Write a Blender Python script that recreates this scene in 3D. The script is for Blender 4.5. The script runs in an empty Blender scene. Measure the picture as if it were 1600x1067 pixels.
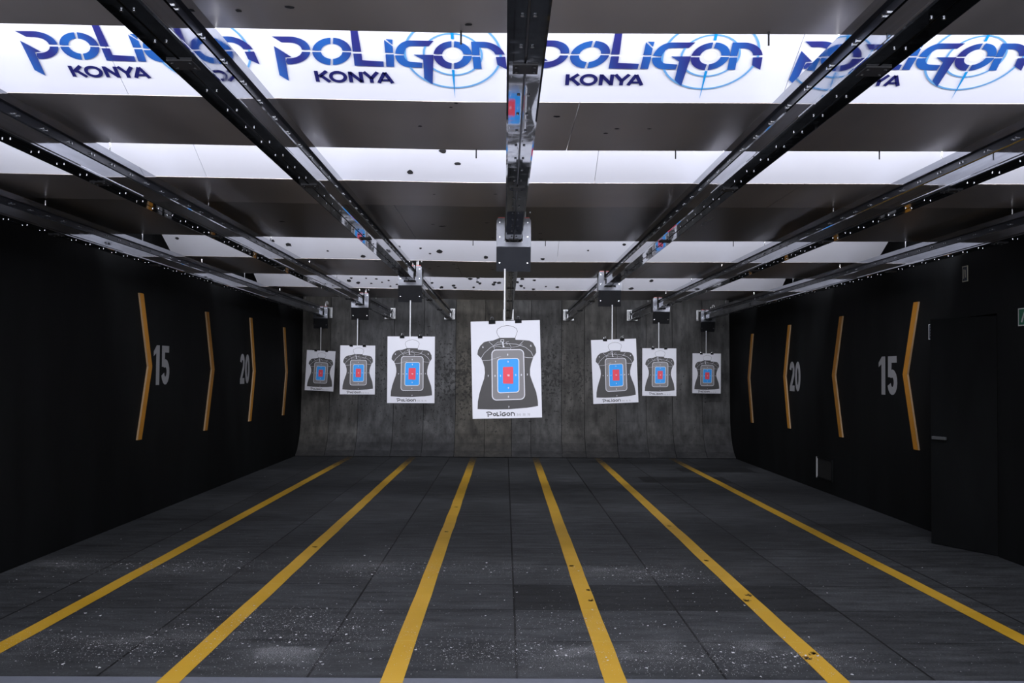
import bpy, bmesh, math, random
from mathutils import Vector, Matrix
from mathutils.geometry import tessellate_polygon
random.seed(7)
SC = bpy.context.scene
COL = SC.collection
H = 1.706                       # eye height
# ---------------------------------------------------------------- camera
cd = bpy.data.cameras.new('camera'); cam = bpy.data.objects.new('camera', cd); COL.objects.link(cam)
cd.lens = 36.0; cd.sensor_width = 36.0; cd.clip_start = .05; cd.clip_end = 200
th, ps, rr = math.radians(1.737), math.radians(.39), math.radians(.4)
fw = Vector((math.sin(ps)*math.cos(th), math.cos(ps)*math.cos(th), math.sin(th)))
ri = Vector((math.cos(ps), -math.sin(ps), 0)); up = ri.cross(fw)
R_ = ri*math.cos(rr) + up*math.sin(rr); U_ = -ri*math.sin(rr) + up*math.cos(rr)
M = Matrix((R_, U_, -fw)).transposed().to_4x4(); M.translation = Vector((0, 0, H))
cam.matrix_world = M
SC.camera = cam
# ---------------------------------------------------------------- world, exposure
wd = bpy.data.worlds.new('world'); SC.world = wd; wd.use_nodes = True
wd.node_tree.nodes['Background'].inputs[0].default_value = (.6, .65, .75, 1)
wd.node_tree.nodes['Background'].inputs[1].default_value = .02
SC.view_settings.view_transform = 'Standard'; SC.view_settings.look = 'None'
SC.view_settings.gamma = 1; SC.view_settings.exposure = 0
SC.view_settings.use_curve_mapping = False
# ---------------------------------------------------------------- lights
C0 = H + 1.33                   # soffit height
def area(name, loc, rot, sx, sy, power, col=(.91, .92, 1)):
    l = bpy.data.lights.new(name, 'AREA'); l.shape = 'RECTANGLE'; l.size = sx; l.size_y = sy
    l.energy = power; l.color = col
    o = bpy.data.objects.new(name, l); COL.objects.link(o); o.location = loc
    o.rotation_euler = [math.radians(a) for a in rot]
    return o
# strips hidden above the far edge of each soffit, shining down range on the white slanted sheets
STRIPS = [(3.98, 122), (6.10, 112), (10.33, 140), (14.4, 145), (18.8, 75)]
for y, p in STRIPS:
    area('strip_light', (.25, y-.045, C0+.10), (62, 0, 0), 8.0, .05, p)
# unseen fill lights added behind the camera to reach soffits and targets
area('rear_fill', (-2.6, -1.6, 2.1), (88, 0, 0), 1.8, .8, 62)
area('rear_fill', (0, -1.6, 2.1), (88, 0, 0), 1.8, .8, 62)
area('rear_fill', (2.6, -1.6, 2.1), (88, 0, 0), 1.8, .8, 62)
area('overhead_fill', (0, 2.9, C0-.06), (22, 0, 0), 6.5, .25, 130)  # unseen fill added overhead to brighten the floor and targets

# ---------------------------------------------------------------- materials
class NT:
    def __init__(s, name):
        s.m = bpy.data.materials.new(name); s.m.use_nodes = True; s.t = s.m.node_tree
        s.b = s.t.nodes['Principled BSDF']
    def n(s, typ, **k):
        x = s.t.nodes.new(typ)
        for a, v in k.items():
            if a.startswith('i_'): s.put(x.inputs[int(a[2:]) if a[2:].isdigit() else a[2:]], v)
            else: setattr(x, a, v)
        return x
    def put(s, inp, v):
        if hasattr(v, 'is_output'): s.t.links.new(v, inp)
        elif isinstance(v, (tuple, list)) and len(v) == 3 and inp.type == 'RGBA': inp.default_value = (*v, 1)
        else: inp.default_value = v
    def m_(s, op, a, b=0.0, c=None):
        x = s.n('ShaderNodeMath', operation=op); s.put(x.inputs[0], a); s.put(x.inputs[1], b)
        if c is not None: s.put(x.inputs[2], c)
        return x.outputs[0]
    def mix(s, f, a, b):
        x = s.n('ShaderNodeMix', data_type='RGBA'); s.put(x.inputs[0], f); s.put(x.inputs[6], a); s.put(x.inputs[7], b)
        return x.outputs[2]
    def pos(s, scale=(1, 1, 1)):
        tc = s.n('ShaderNodeTexCoord'); mp = s.n('ShaderNodeMapping'); s.t.links.new(tc.outputs['Object'], mp.inputs[0])
        mp.inputs['Scale'].default_value = scale; return mp.outputs[0]
    def noise(s, scale, vec=None, detail=3, rough=.55):
        x = s.n('ShaderNodeTexNoise'); x.inputs['Scale'].default_value = scale; x.inputs['Detail'].default_value = detail
        x.inputs['Roughness'].default_value = rough
        s.t.links.new(vec if vec is not None else s.pos(), x.inputs['Vector']); return x.outputs['Fac']
    def ramp(s, f, a, b, lo=0.0, hi=1.0):
        x = s.n('ShaderNodeMapRange'); s.put(x.inputs[0], f); x.inputs[1].default_value = a; x.inputs[2].default_value = b
        x.inputs[3].default_value = lo; x.inputs[4].default_value = hi; return x.outputs[0]
    def set(s, col=None, rough=None, metal=None, bump=None, bs=.3, bd=.002, spec=None):
        if col is not None: s.put(s.b.inputs['Base Color'], col)
        if rough is not None: s.put(s.b.inputs['Roughness'], rough)
        if metal is not None: s.put(s.b.inputs['Metallic'], metal)
        if spec is not None: s.put(s.b.inputs['Specular IOR Level'], spec)
        if bump is not None:
            x = s.n('ShaderNodeBump'); x.inputs['Strength'].default_value = bs; x.inputs['Distance'].default_value = bd
            s.t.links.new(bump, x.inputs['Height']); s.t.links.new(x.outputs[0], s.b.inputs['Normal'])
        return s.m
def srgb(r, g, b):
    return tuple(((c/255)/12.92 if c/255 <= .04045 else ((c/255+.055)/1.055)**2.4) for c in (r, g, b))
def simple(name, col, rough=.6, metal=0, var=.12, sc=8, spec=.5):
    k = NT(name); nz = k.noise(sc)
    c2 = tuple(max(0, c*(1-var)) for c in col); c3 = tuple(c*(1+var) for c in col)
    return k.set(k.mix(nz, c2, c3), rough, metal, spec=spec)

def mat_floor():
    k = NT('rubber_mats'); P = k.pos()
    sp = k.n('ShaderNodeSeparateXYZ'); k.t.links.new(P, sp.inputs[0]); X, Y = sp.outputs[0], sp.outputs[1]
    cx = k.m_('DIVIDE', k.m_('SUBTRACT', X, .08), 1.17); cy = k.m_('DIVIDE', k.m_('SUBTRACT', Y, 6.56), .865)
    ix, iy = k.m_('FLOOR', cx), k.m_('FLOOR', cy)
    cb = k.n('ShaderNodeCombineXYZ'); k.put(cb.inputs[0], ix); k.put(cb.inputs[1], iy)
    wn = k.n('ShaderNodeTexWhiteNoise', noise_dimensions='3D'); k.t.links.new(cb.outputs[0], wn.inputs['Vector'])
    fine = k.noise(55, detail=4, rough=.7); streak = k.noise(3.0, k.pos((.8, 3.5, 1)), detail=5, rough=.65)
    patch = k.noise(.7, detail=3)
    v = k.m_('MULTIPLY', k.ramp(streak, .3, .7, .5, 1.5), k.ramp(fine, .3, .7, .6, 1.4))
    v = k.m_('MULTIPLY', v, k.ramp(wn.outputs['Value'], 0, 1, .78, 1.15))
    v = k.m_('MULTIPLY', v, k.ramp(patch, .3, .7, .75, 1.2))
    def box(x0, x1, y0, y1):
        a = k.m_('MULTIPLY', k.m_('GREATER_THAN', X, x0), k.m_('LESS_THAN', X, x1))
        return k.m_('MULTIPLY', a, k.m_('MULTIPLY', k.m_('GREATER_THAN', Y, y0), k.m_('LESS_THAN', Y, y1)))
    dk = k.m_('ADD', box(.08, 2.42, 7.425, 8.29), k.m_('ADD', box(2.2, 3.59, 16.07, 16.94), box(3.1, 4.4, 17.8, 18.67)))
    v = k.m_('MULTIPLY', v, k.m_('SUBTRACT', 1.0, k.m_('MULTIPLY', dk, .55)))
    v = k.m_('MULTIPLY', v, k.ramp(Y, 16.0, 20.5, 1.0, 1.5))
    fx = k.m_('PINGPONG', cx, .5); fy = k.m_('PINGPONG', cy, .5)
    sx = k.m_('LESS_THAN', fx, .0062); sy = k.m_('LESS_THAN', fy, .009)
    wob = k.ramp(k.noise(1.3, detail=2), .4, .55, .6, 1.0)
    seam = k.m_('MAXIMUM', sx, k.m_('MULTIPLY', sy, wob))
    # white paper dust lying in drifts
    def band(y0, w):
        d = k.m_('DIVIDE', k.m_('ABSOLUTE', k.m_('SUBTRACT', Y, y0)), w)
        return k.m_('MAXIMUM', k.m_('SUBTRACT', 1.0, d), 0.0)
    bands = k.m_('ADD', k.m_('ADD', band(9.0, .75), k.m_('MULTIPLY', band(6.35, 1.0), 1.1)), k.m_('ADD', k.m_('MULTIPLY', band(7.3, .6), .3), k.m_('MULTIPLY', band(12.5, 2.5), .12)))
    clus = k.m_('MULTIPLY', k.ramp(k.noise(1.1, k.pos((1, 1.2, 1)), detail=4, rough=.6), .38, .62), bands)
    clus = k.m_('MULTIPLY', clus, k.ramp(X, 1.8, 3.2, 1.0, .12))
    dots = k.noise(150, detail=2, rough=.8)
    thr = k.ramp(clus, 0, 1, .76, .50)
    dust = k.ramp(k.m_('SUBTRACT', dots, thr), 0.0, .08, 0, .6)
    haze = k.m_('MULTIPLY', clus, .06)
    dust = k.m_('MINIMUM', k.m_('ADD', dust, haze), 1.0)
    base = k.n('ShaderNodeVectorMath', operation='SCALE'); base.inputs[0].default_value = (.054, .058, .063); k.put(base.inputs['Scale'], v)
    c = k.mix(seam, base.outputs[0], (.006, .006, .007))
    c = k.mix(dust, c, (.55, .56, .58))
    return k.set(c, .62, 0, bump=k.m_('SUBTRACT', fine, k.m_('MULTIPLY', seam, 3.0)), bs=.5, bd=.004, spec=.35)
def mat_backstop(name, tint, holes, seed):
    k = NT(name); P = k.pos()
    sp = k.n('ShaderNodeSeparateXYZ'); k.t.links.new(P, sp.inputs[0]); X, Z = sp.outputs[0], sp.outputs[2]
    m = k.n('ShaderNodeMapping'); k.t.links.new(P, m.inputs[0]); m.inputs['Location'].default_value = (seed*3.1, 0, seed*1.7); m.inputs['Scale'].default_value = (1, 1, .22)
    st = k.noise(9, m.outputs[0], detail=5, rough=.65)
    bl = k.noise(1.6, detail=4)
    sp2 = k.noise(19, detail=3, rough=.7)
    v = k.m_('MULTIPLY', k.ramp(st, .3, .7, .5, 1.5), k.ramp(bl, .32, .68, .5, 1.5))
    zc = k.m_('DIVIDE', k.m_('ABSOLUTE', k.m_('SUBTRACT', Z, 1.6)), 1.5)
    msk = k.m_('MULTIPLY', k.m_('MAXIMUM', k.m_('SUBTRACT', 1.0, zc), 0.0), holes)
    thr = k.ramp(msk, 0, 1, .30, .50)
    hole = k.m_('MULTIPLY', k.m_('LESS_THAN', sp2, thr), .75)
    foot_grey = k.m_('MULTIPLY', k.ramp(Z, .45, .05, 0, 1), .45)  # towards the floor the sheet blends into one even grey
    b = k.n('ShaderNodeVectorMath', operation='SCALE'); b.inputs[0].default_value = tint; k.put(b.inputs['Scale'], v)
    c = k.mix(hole, b.outputs[0], (.006, .006, .006)); c = k.mix(foot_grey, c, (.06, .062, .07))
    return k.set(c, .62, 0, bump=k.m_('SUBTRACT', st, k.m_('MULTIPLY', hole, 2.0)), bs=.5, bd=.01, spec=.35)
def mat_wall():
    k = NT('black_wall_boards'); P = k.pos()
    sp = k.n('ShaderNodeSeparateXYZ'); k.t.links.new(P, sp.inputs[0])
    st = k.noise(2.2, k.pos((1, 1, .35)), detail=5, rough=.6)
    f = k.m_('PINGPONG', k.m_('DIVIDE', sp.outputs[1], 1.22), .5)
    seam = k.m_('LESS_THAN', f, .004)
    fl = k.m_('GREATER_THAN', k.noise(30, k.pos((1, 1, .5)), detail=2), .78)
    c = k.mix(k.ramp(st, .35, .7), (.003, .0034, .0038), (.0065, .0075, .0082))
    c = k.mix(seam, c, (.002, .002, .002)); c = k.mix(k.m_('MULTIPLY', fl, .5), c, (.05, .06, .065))
    return k.set(c, .7, 0, bump=st, bs=.2, bd=.01, spec=.15)
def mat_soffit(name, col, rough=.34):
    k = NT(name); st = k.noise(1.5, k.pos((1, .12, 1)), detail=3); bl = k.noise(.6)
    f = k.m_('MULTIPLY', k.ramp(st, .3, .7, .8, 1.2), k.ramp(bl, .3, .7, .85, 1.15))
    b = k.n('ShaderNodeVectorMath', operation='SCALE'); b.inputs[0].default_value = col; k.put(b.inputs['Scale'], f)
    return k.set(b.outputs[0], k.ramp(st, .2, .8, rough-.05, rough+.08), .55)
def mat_rail():
    k = NT('polished_dark_metal'); st = k.noise(4, k.pos((6, .5, 6)), detail=4); sm = k.noise(14, detail=4)
    c = k.mix(k.ramp(st, .35, .65), (.33, .345, .385), (.45, .47, .52))
    r = k.m_('ADD', k.ramp(sm, .5, .8, .03, .14), 0.0)
    return k.set(c, r, 1.0)
def mat_logo():
    k = NT('logo_blue_ink'); st = k.pos()
    sp = k.n('ShaderNodeSeparateXYZ'); k.t.links.new(st, sp.inputs[0])
    g = k.m_('SINE', k.m_('ADD', k.m_('MULTIPLY', sp.outputs[0], 19.0), k.m_('MULTIPLY', sp.outputs[1], 5.0)))
    return k.set(k.mix(k.ramp(g, -1, 1), srgb(42, 44, 116), srgb(36, 92, 168)), .4, 0)
def mat_stripe():
    k = NT('yellow_floor_paint'); P = k.pos(); sp = k.n('ShaderNodeSeparateXYZ'); k.t.links.new(P, sp.inputs[0]); Y = sp.outputs[1]
    nz = k.noise(16, detail=4, rough=.7); big = k.noise(1.2)
    wear = k.ramp(Y, 15, 21.0, 0, .62)
    w = k.m_('MULTIPLY', k.ramp(k.m_('ADD', nz, k.m_('MULTIPLY', wear, .55)), .68, .92), .8)
    w = k.m_('MINIMUM', k.m_('ADD', w, k.m_('MULTIPLY', k.ramp(Y, 17.5, 20.6), .75)), 1.0)
    c = k.mix(k.ramp(big, .35, .65), (.70, .40, .022), (.80, .47, .045))
    seam = k.m_('LESS_THAN', k.m_('PINGPONG', k.m_('DIVIDE', k.m_('SUBTRACT', Y, 6.56), .865), .5), .007)
    c = k.mix(k.m_('MULTIPLY', seam, .5), c, (.75, .55, .12))
    c = k.mix(w, c, (.06, .055, .045))
    return k.set(c, .55, 0)

MT = {}
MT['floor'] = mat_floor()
MT['wall'] = mat_wall()
MT['concrete'] = simple('grey_threshold_paint', (.20, .215, .26), .5, 0, .15, 20)
MT['dark'] = simple('black_void_paint', (.006, .006, .006), .8, 0)
MT['soffit'] = mat_soffit('grey_sheet_soffit', (.46, .42, .395))
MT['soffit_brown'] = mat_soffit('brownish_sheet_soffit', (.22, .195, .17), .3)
MT['white'] = simple('white_sheet', (.76, .77, .84), .45, 0, .03, 2)
MT['hole'] = simple('bullet_hole', (.02, .02, .022), .8, 0)
MT['rail'] = mat_rail()
MT['carrier'] = simple('dull_carrier_metal', (.066, .069, .078), .28, 1, .15, 12)
MT['plate'] = simple('matt_black_plate', (.03, .03, .033), .5, 0)
MT['groove'] = simple('rail_groove_dark_reflection', (.035, .038, .05), .3, .8)  # recess faces coloured dark, standing in for the dim reflection there
MT['black'] = simple('black_metal', (.015, .016, .018), .3, .6)
MT['bolt'] = simple('bright_zinc', (.7, .72, .75), .25, 1, .05)
MT['chrome'] = simple('white_painted_steel', (.6, .61, .63), .3, .2, .05)
MT['red'] = simple('red_plastic_edge', (.5, .05, .04), .4, 0)
MT['stripe'] = mat_stripe()
MT['chev'] = simple('orange_paint', (.52, .22, .016), .5, 0, .12, 6)
MT['chev_edge'] = simple('raw_board_edge', (.40, .26, .14), .6, 0, .1)
MT['digit'] = simple('grey_number_paint', (.30, .305, .32), .6, 0, .06)
MT['paper'] = simple('white_paper', (.67, .68, .74), .6, 0, .01)
MT['ink_dark'] = simple('charcoal_ink', (.040, .0385, .040), .5, 0, .03)
MT['ink_grey'] = simple('grey_ink', (.19, .186, .196), .5, 0, .03)
MT['ink_blue'] = simple('sky_blue_ink', srgb(30, 150, 232), .5, 0, .02)
MT['ink_red'] = simple('red_ink', srgb(222, 62, 82), .5, 0, .02)
MT['ink_black'] = simple('black_ink', (.02, .02, .022), .5, 0)
MT['logo'] = mat_logo()
MT['navy'] = simple('navy_ink', srgb(26, 28, 92), .4, 0, .03)
MT['ring'] = simple('pale_blue_ink', srgb(100, 158, 208), .4, 0, .02)
MT['cyan'] = simple('cyan_ink', srgb(10, 140, 208), .4, 0, .02)
MT['thin'] = simple('pale_grey_ink', srgb(205, 205, 212), .4, 0, .02)
MT['flake'] = simple('paper_scrap', (.75, .76, .78), .7, 0, .1)
MT['scuff'] = simple('rubber_scuff', (.17, .105, .025), .7, 0, .5, 60)
MT['sign_white'] = simple('sign_white', (.55, .56, .57), .5, 0)
MT['sign_blue'] = simple('sign_dark_blue', (.012, .02, .045), .5, 0)
MT['sign_green'] = simple('sign_green', (.006, .12, .06), .5, 0)
MT['sign_cream'] = simple('sign_cream', (.5, .5, .4), .5, 0)
MT['steel'] = simple('dull_steel', (.3, .32, .34), .4, .8)
MT['tube'] = simple('lamp_housing', (.6, .6, .62), .4, 0)

# ---------------------------------------------------------------- mesh helpers
class MB:
    def __init__(s): s.v = []; s.f = []; s.mi = []; s.ms = []
    def mat(s, m):
        if m not in s.ms: s.ms.append(m)
        return s.ms.index(m)
    def add(s, vs, fs, m):
        b = len(s.v); s.v += [tuple(v) for v in vs]; i = s.mat(m)
        for f in fs: s.f.append([b+q for q in f]); s.mi.append(i)
    def box(s, x0, x1, y0, y1, z0, z1, m):
        v = [(x, y, z) for z in (z0, z1) for y in (y0, y1) for x in (x0, x1)]
        s.add(v, [(0, 2, 3, 1), (4, 5, 7, 6), (0, 1, 5, 4), (2, 6, 7, 3), (0, 4, 6, 2), (1, 3, 7, 5)], m)
    def tube(s, p, q, r, m, n=10, cap=True):
        p, q = Vector(p), Vector(q); d = (q-p).normalized(); a = d.orthogonal().normalized(); b = d.cross(a)
        vs = [P + (a*math.cos(t)+b*math.sin(t))*r for P in (p, q) for t in [2*math.pi*i/n for i in range(n)]]
        fs = [(i, (i+1) % n, n+(i+1) % n, n+i) for i in range(n)]
        if cap: fs += [tuple(range(n))[::-1], tuple(range(n, 2*n))]
        s.add(vs, fs, m)
    def prism(s, prof, fn0, fn1, m):     # closed profile extruded between two placements
        n = len(prof); vs = [fn0(*p) for p in prof] + [fn1(*p) for p in prof]
        fs = [(i, (i+1) % n, n+(i+1) % n, n+i) for i in range(n)]
        tri = tessellate_polygon([[Vector((p[0], p[1], 0)) for p in prof]])
        fs += [tuple(t) for t in tri] + [tuple(n+q for q in t[::-1]) for t in tri]
        s.add(vs, fs, m)
    def poly(s, pts, fn, m):             # flat polygon of any outline
        tri = tessellate_polygon([[Vector((p[0], p[1], 0)) for p in pts]])
        fs = []
        for t in tri:
            a, b, c = [pts[i] for i in t]
            cr = (b[0]-a[0])*(c[1]-a[1])-(b[1]-a[1])*(c[0]-a[0])
            fs.append(tuple(t) if cr > 0 else tuple(t[::-1]))
        s.add([fn(*p) for p in pts], fs, m)
    def stroke(s, pts, w, fn, m, closed=False):
        n = len(pts); L = []; Rr = []
        for i in range(n):
            p = Vector(pts[i][:2])
            a = Vector(pts[i-1][:2]) if (i > 0 or closed) else None
            b = Vector(pts[(i+1) % n][:2]) if (i < n-1 or closed) else None
            d1 = (p-a).normalized() if a is not None and (p-a).length > 1e-9 else None
            d2 = (b-p).normalized() if b is not None and (b-p).length > 1e-9 else None
            d1 = d1 or d2; d2 = d2 or d1
            t = d1+d2
            t = t.normalized() if t.length > 1e-6 else d1
            nn = Vector((-t.y, t.x)); n1 = Vector((-d1.y, d1.x))
            k = 1/max(.45, nn.dot(n1)); L.append(p+nn*w/2*k); Rr.append(p-nn*w/2*k)
        vs = [fn(*p) for p in L]+[fn(*p) for p in Rr]; fs = []
        for i in range(n if closed else n-1):
            j = (i+1) % n; fs.append((n+i, n+j, j, i))
        s.add(vs, fs, m)
    def disc(s, c, r, fn, m, n=10, wob=.0):
        s.poly([(c[0]+r*(1+random.uniform(-wob, wob))*math.cos(2*math.pi*i/n), c[1]+r*(1+random.uniform(-wob, wob))*math.sin(2*math.pi*i/n)) for i in range(n)], fn, m)
    def mesh(s, name):
        me = bpy.data.meshes.new(name); me.from_pydata(s.v, [], s.f)
        for m in s.ms: me.materials.append(MT[m])
        me.polygons.foreach_set('material_index', s.mi); me.update(); return me
    def obj(s, name, parent=None, bevel=0, smooth=False, fix=False):
        me = s.mesh(name)
        if fix:
            bm = bmesh.new(); bm.from_mesh(me); bmesh.ops.recalc_face_normals(bm, faces=bm.faces); bm.to_mesh(me); bm.free()
        if smooth:
            for p in me.polygons: p.use_smooth = True
        o = bpy.data.objects.new(name, me); COL.objects.link(o)
        if parent: o.parent = parent
        if bevel:
            md = o.modifiers.new('bevel', 'BEVEL'); md.width = bevel; md.segments = 2; md.limit_method = 'ANGLE'
        return o
def tag(o, label, cat, group=None, kind=None):
    o['label'] = label; o['category'] = cat
    if group: o['group'] = group
    if kind: o['kind'] = kind
    return o
def empty(name, loc=(0, 0, 0), rz=0):
    o = bpy.data.objects.new(name, None); COL.objects.link(o); o.location = loc; o.rotation_euler = (0, 0, rz); o.empty_display_size = .1
    return o
def struct(o): o['kind'] = 'structure'; return o
KIDS = {}
def kid(p, o): KIDS.setdefault(p.name, []).append(o); return o
def copy_tree(o, parent=None):
    c = o.copy(); COL.objects.link(c)
    if parent: c.parent = parent; c.matrix_parent_inverse = o.matrix_parent_inverse.copy()
    for ch in CH.get(o.name, []): copy_tree(ch, c)
    return c
CH = {}
def index_children():
    CH.clear()
    for o in bpy.data.objects:
        if o.parent: CH.setdefault(o.parent.name, []).append(o)

# ceiling sags by a couple of centimetres towards its middle
def cz(x): return .012*max(0, -x-.2) + .006*max(0, x)
XL, XR = -4.2, 4.67

# ---------------------------------------------------------------- room shell
b = MB()
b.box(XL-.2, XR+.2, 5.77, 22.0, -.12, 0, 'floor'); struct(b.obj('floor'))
b = MB(); b.box(XL-.2, XR+.2, -3.2, 5.77, -.12, -.001, 'concrete'); struct(b.obj('trim_1'))
b = MB(); b.box(XL-.2, XL, -3.2, 22.0, -.12, 4.2, 'wall'); struct(b.obj('wall_left'))
b = MB()
b.box(XR, XR+.2, -3.2, 9.62, -.12, 4.2, 'wall'); b.box(XR, XR+.2, 10.47, 22.0, -.12, 4.2, 'wall'); b.box(XR, XR+.2, 9.62, 10.47, 2.35, 4.2, 'wall')
struct(b.obj('wall_right'))
b = MB(); b.box(XL-.2, XR+.2, 21.6, 21.8, -.12, 4.2, 'wall'); struct(b.obj('wall_back'))
b = MB(); b.box(XL-.2, XR+.2, -3.4, -3.2, -.12, 4.2, 'wall'); struct(b.obj('wall_front'))
b = MB(); b.box(XL-.2, XR+.2, -3.4, 22.0, 4.0, 4.2, 'dark'); struct(b.obj('ceiling'))

# steel door on the right, standing slightly proud of the wall
d = empty('door_1', (4.72, 9.72, 0), math.radians(24.5)); struct(d)
b = MB(); b.box(-.05, 0, 0, .80, .005, 2.28, 'wall'); struct(b.obj('door_leaf', d, bevel=.004))
b = MB(); b.tube((-.052, .70, 1.08), (-.11, .70, 1.08), .012, 'steel'); b.box(-.125, -.10, .55, .72, 1.065, 1.095, 'steel'); struct(b.obj('door_handle', d, bevel=.003))
b = MB(); b.box(XR, XR+.06, 9.62, 9.68, 0, 2.35, 'wall'); b.box(XR, XR+.06, 10.42, 10.47, 0, 2.35, 'wall'); b.box(XR, XR+.06, 9.68, 10.42, 2.3, 2.35, 'wall'); struct(b.obj('trim_2'))
b = MB(); b.box(XR+.2, XR+.24, 9.3, 10.8, -.12, 2.6, 'dark'); struct(b.obj('trim_3'))

# ---------------------------------------------------------------- backstop: hanging rubber sheets
px = [467, 515, 560, 615, 662, 712, 758, 800, 830, 878, 914, 964, 1011, 1052, 1099, 1144]
ordn = ['first', 'second', 'third', 'fourth', 'fifth', 'sixth', 'seventh', 'eighth', 'ninth', 'tenth', 'eleventh', 'twelfth', 'thirteenth', 'fourteenth', 'fifteenth']
prof = [(21.30, 3.9), (21.26, 3.2), (21.22, 2.2), (21.18, 1.2), (21.14, .70), (21.06, .45), (20.95, .27), (20.80, .12), (20.60, .012)]
nP = len(px)-1
for i in range(nP):
    x0, x1 = max(XL+.006, (px[i]-789)/1600*21.1), min(XR-.006, (px[i+1]-789)/1600*21.1)
    off = random.uniform(-.022, .01)
    b = MB(); pts = [(y+off, z) for y, z in prof] + [(y+off+.03, z) for y, z in prof[::-1][:-1]] + [(prof[0][0]+off+.03, prof[0][1])]
    pts[len(prof)] = (prof[-1][0]+.06, .005)
    b.prism(pts, lambda y, z: (x0+.004, y, z), lambda y, z: (x1-.004, y, z), 'soffit')
    hol = math.exp(-(((x0+x1)/2+.4)/2.7)**2)
    g = random.uniform(.85, 1.18)
    key = 'bs%d' % i
    warm = random.random()
    MT[key] = mat_backstop('backstop_rubber', ((.068+.008*warm)*g, .070*g, (.074-.016*warm)*g), .25+hol*.8, i)
    b.ms = [key]
    o = b.obj('rubber_sheet', fix=True)
    tag(o, 'grey scarred rubber sheet curving onto the floor, %s from the left on the back wall' % ordn[i], 'rubber sheet', 'rubber backstop sheets')

# ---------------------------------------------------------------- ceiling baffles
T26 = .488; CS = math.hypot(1, T26)
def seams_slab(b, y0, y1, m, x0=-4.0, x1=4.47, thick=.018, seams=(.9,), z_extra=0):
    xs = sorted(set([x0, -3.0, -2.0, -1.2, -.2, 0.9, 2.0, 3.2, x1] + list(seams)))
    for a, c in zip(xs[:-1], xs[1:]):
        g0 = .002 if a in seams else 0; g1 = .002 if c in seams else 0
        v = []
        for z in (0, thick):
            for y in (y0, y1):
                for x in (a+g0, c-g1):
                    v.append((x, y, C0+cz(x)+z+z_extra))
        f = [(0, 2, 3, 1), (4, 5, 7, 6), (0, 1, 5, 4), (2, 6, 7, 3)]
        if a == x0 or g0: f.append((0, 4, 6, 2))
        if c == x1 or g1: f.append((1, 3, 7, 5))
        b.add(v, f, m)
def soffit(y0, y1, m, label, holes=(), seams=(.9,), pins=()):
    b = MB(); seams_slab(b, y0, y1, m, seams=seams)
    for hx, hy in holes:
        b.disc((hx, hy), random.uniform(.010, .02)*(1 if hy < 9 else 1.5), lambda u, v: (u, v, C0+cz(hx)-.0012), 'hole', 8, .3)
    o = b.obj('ceiling_soffit'); tag(o, label, 'ceiling panel', 'flat ceiling soffits')
    for pxx in pins:
        c = MB(); c.tube((pxx, y1-.03, C0+cz(pxx)-.001), (pxx, y1-.03, C0+cz(pxx)-.055), .004, 'black', 6); c.obj('hook_pin', o)
    return o
soffit(1.2, 3.98, 'soffit', 'flat grey metal soffit nearest the camera, above the first logo banner', [(-.15, 3.88), (-.8, 3.73), (-1.0, 3.78)], seams=(-2.2, 3.1), pins=(-.18, 1.02, -1.26))
soffit(5.01, 6.10, 'soffit', 'flat grey metal soffit directly beyond the logo banner', [(.55, 5.65), (.6, 5.54), (-.28, 5.11), (-.25, 5.03), (.78, 5.54), (-.47, 5.52), (.26, 5.28)], seams=(.36,), pins=(-.18, 1.01, 2.23))
soffit(7.16, 8.20, 'soffit', 'flat grey-brown soffit just beyond the plain white slanted sheet with one hole', [(-.54, 7.65), (-.08, 7.6)], seams=(-1.3, 2.1))
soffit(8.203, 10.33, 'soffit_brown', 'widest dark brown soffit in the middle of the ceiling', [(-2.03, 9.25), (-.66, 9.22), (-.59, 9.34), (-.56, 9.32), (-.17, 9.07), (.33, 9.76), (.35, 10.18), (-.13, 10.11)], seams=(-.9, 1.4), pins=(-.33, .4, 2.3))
soffit(12.3, 14.4, 'soffit', 'dark brown soffit between the two bullet-pocked white sheets', [(-2.22, 12.58), (-.98, 13.19), (-.99, 13.27), (-.85, 12.94), (-.64, 12.61), (-.62, 13.16), (-.38, 13.31), (-.18, 12.89), (-.17, 13.21), (.31, 13.17), (-.61, 13.58), (1.02, 13.2), (.99, 13.72), (-1.58, 12.46), (-1.66, 13.66)], seams=(-.6, 1.8), pins=(-.4, 1.6))
soffit(16.6, 18.8, 'soffit', 'farthest dark brown soffit against the back wall', [(-.71, 17.5), (-.6, 18.23), (-.37, 18.37), (-.41, 17.91), (.35, 17.11), (.51, 17.52), (.71, 17.8), (.39, 18.29), (.18, 17.41), (-.35, 16.77), (-.99, 17.67), (.2, 17.7), (.47, 17.1), (.34, 17.68)], seams=(-.7, 1.9))

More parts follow.
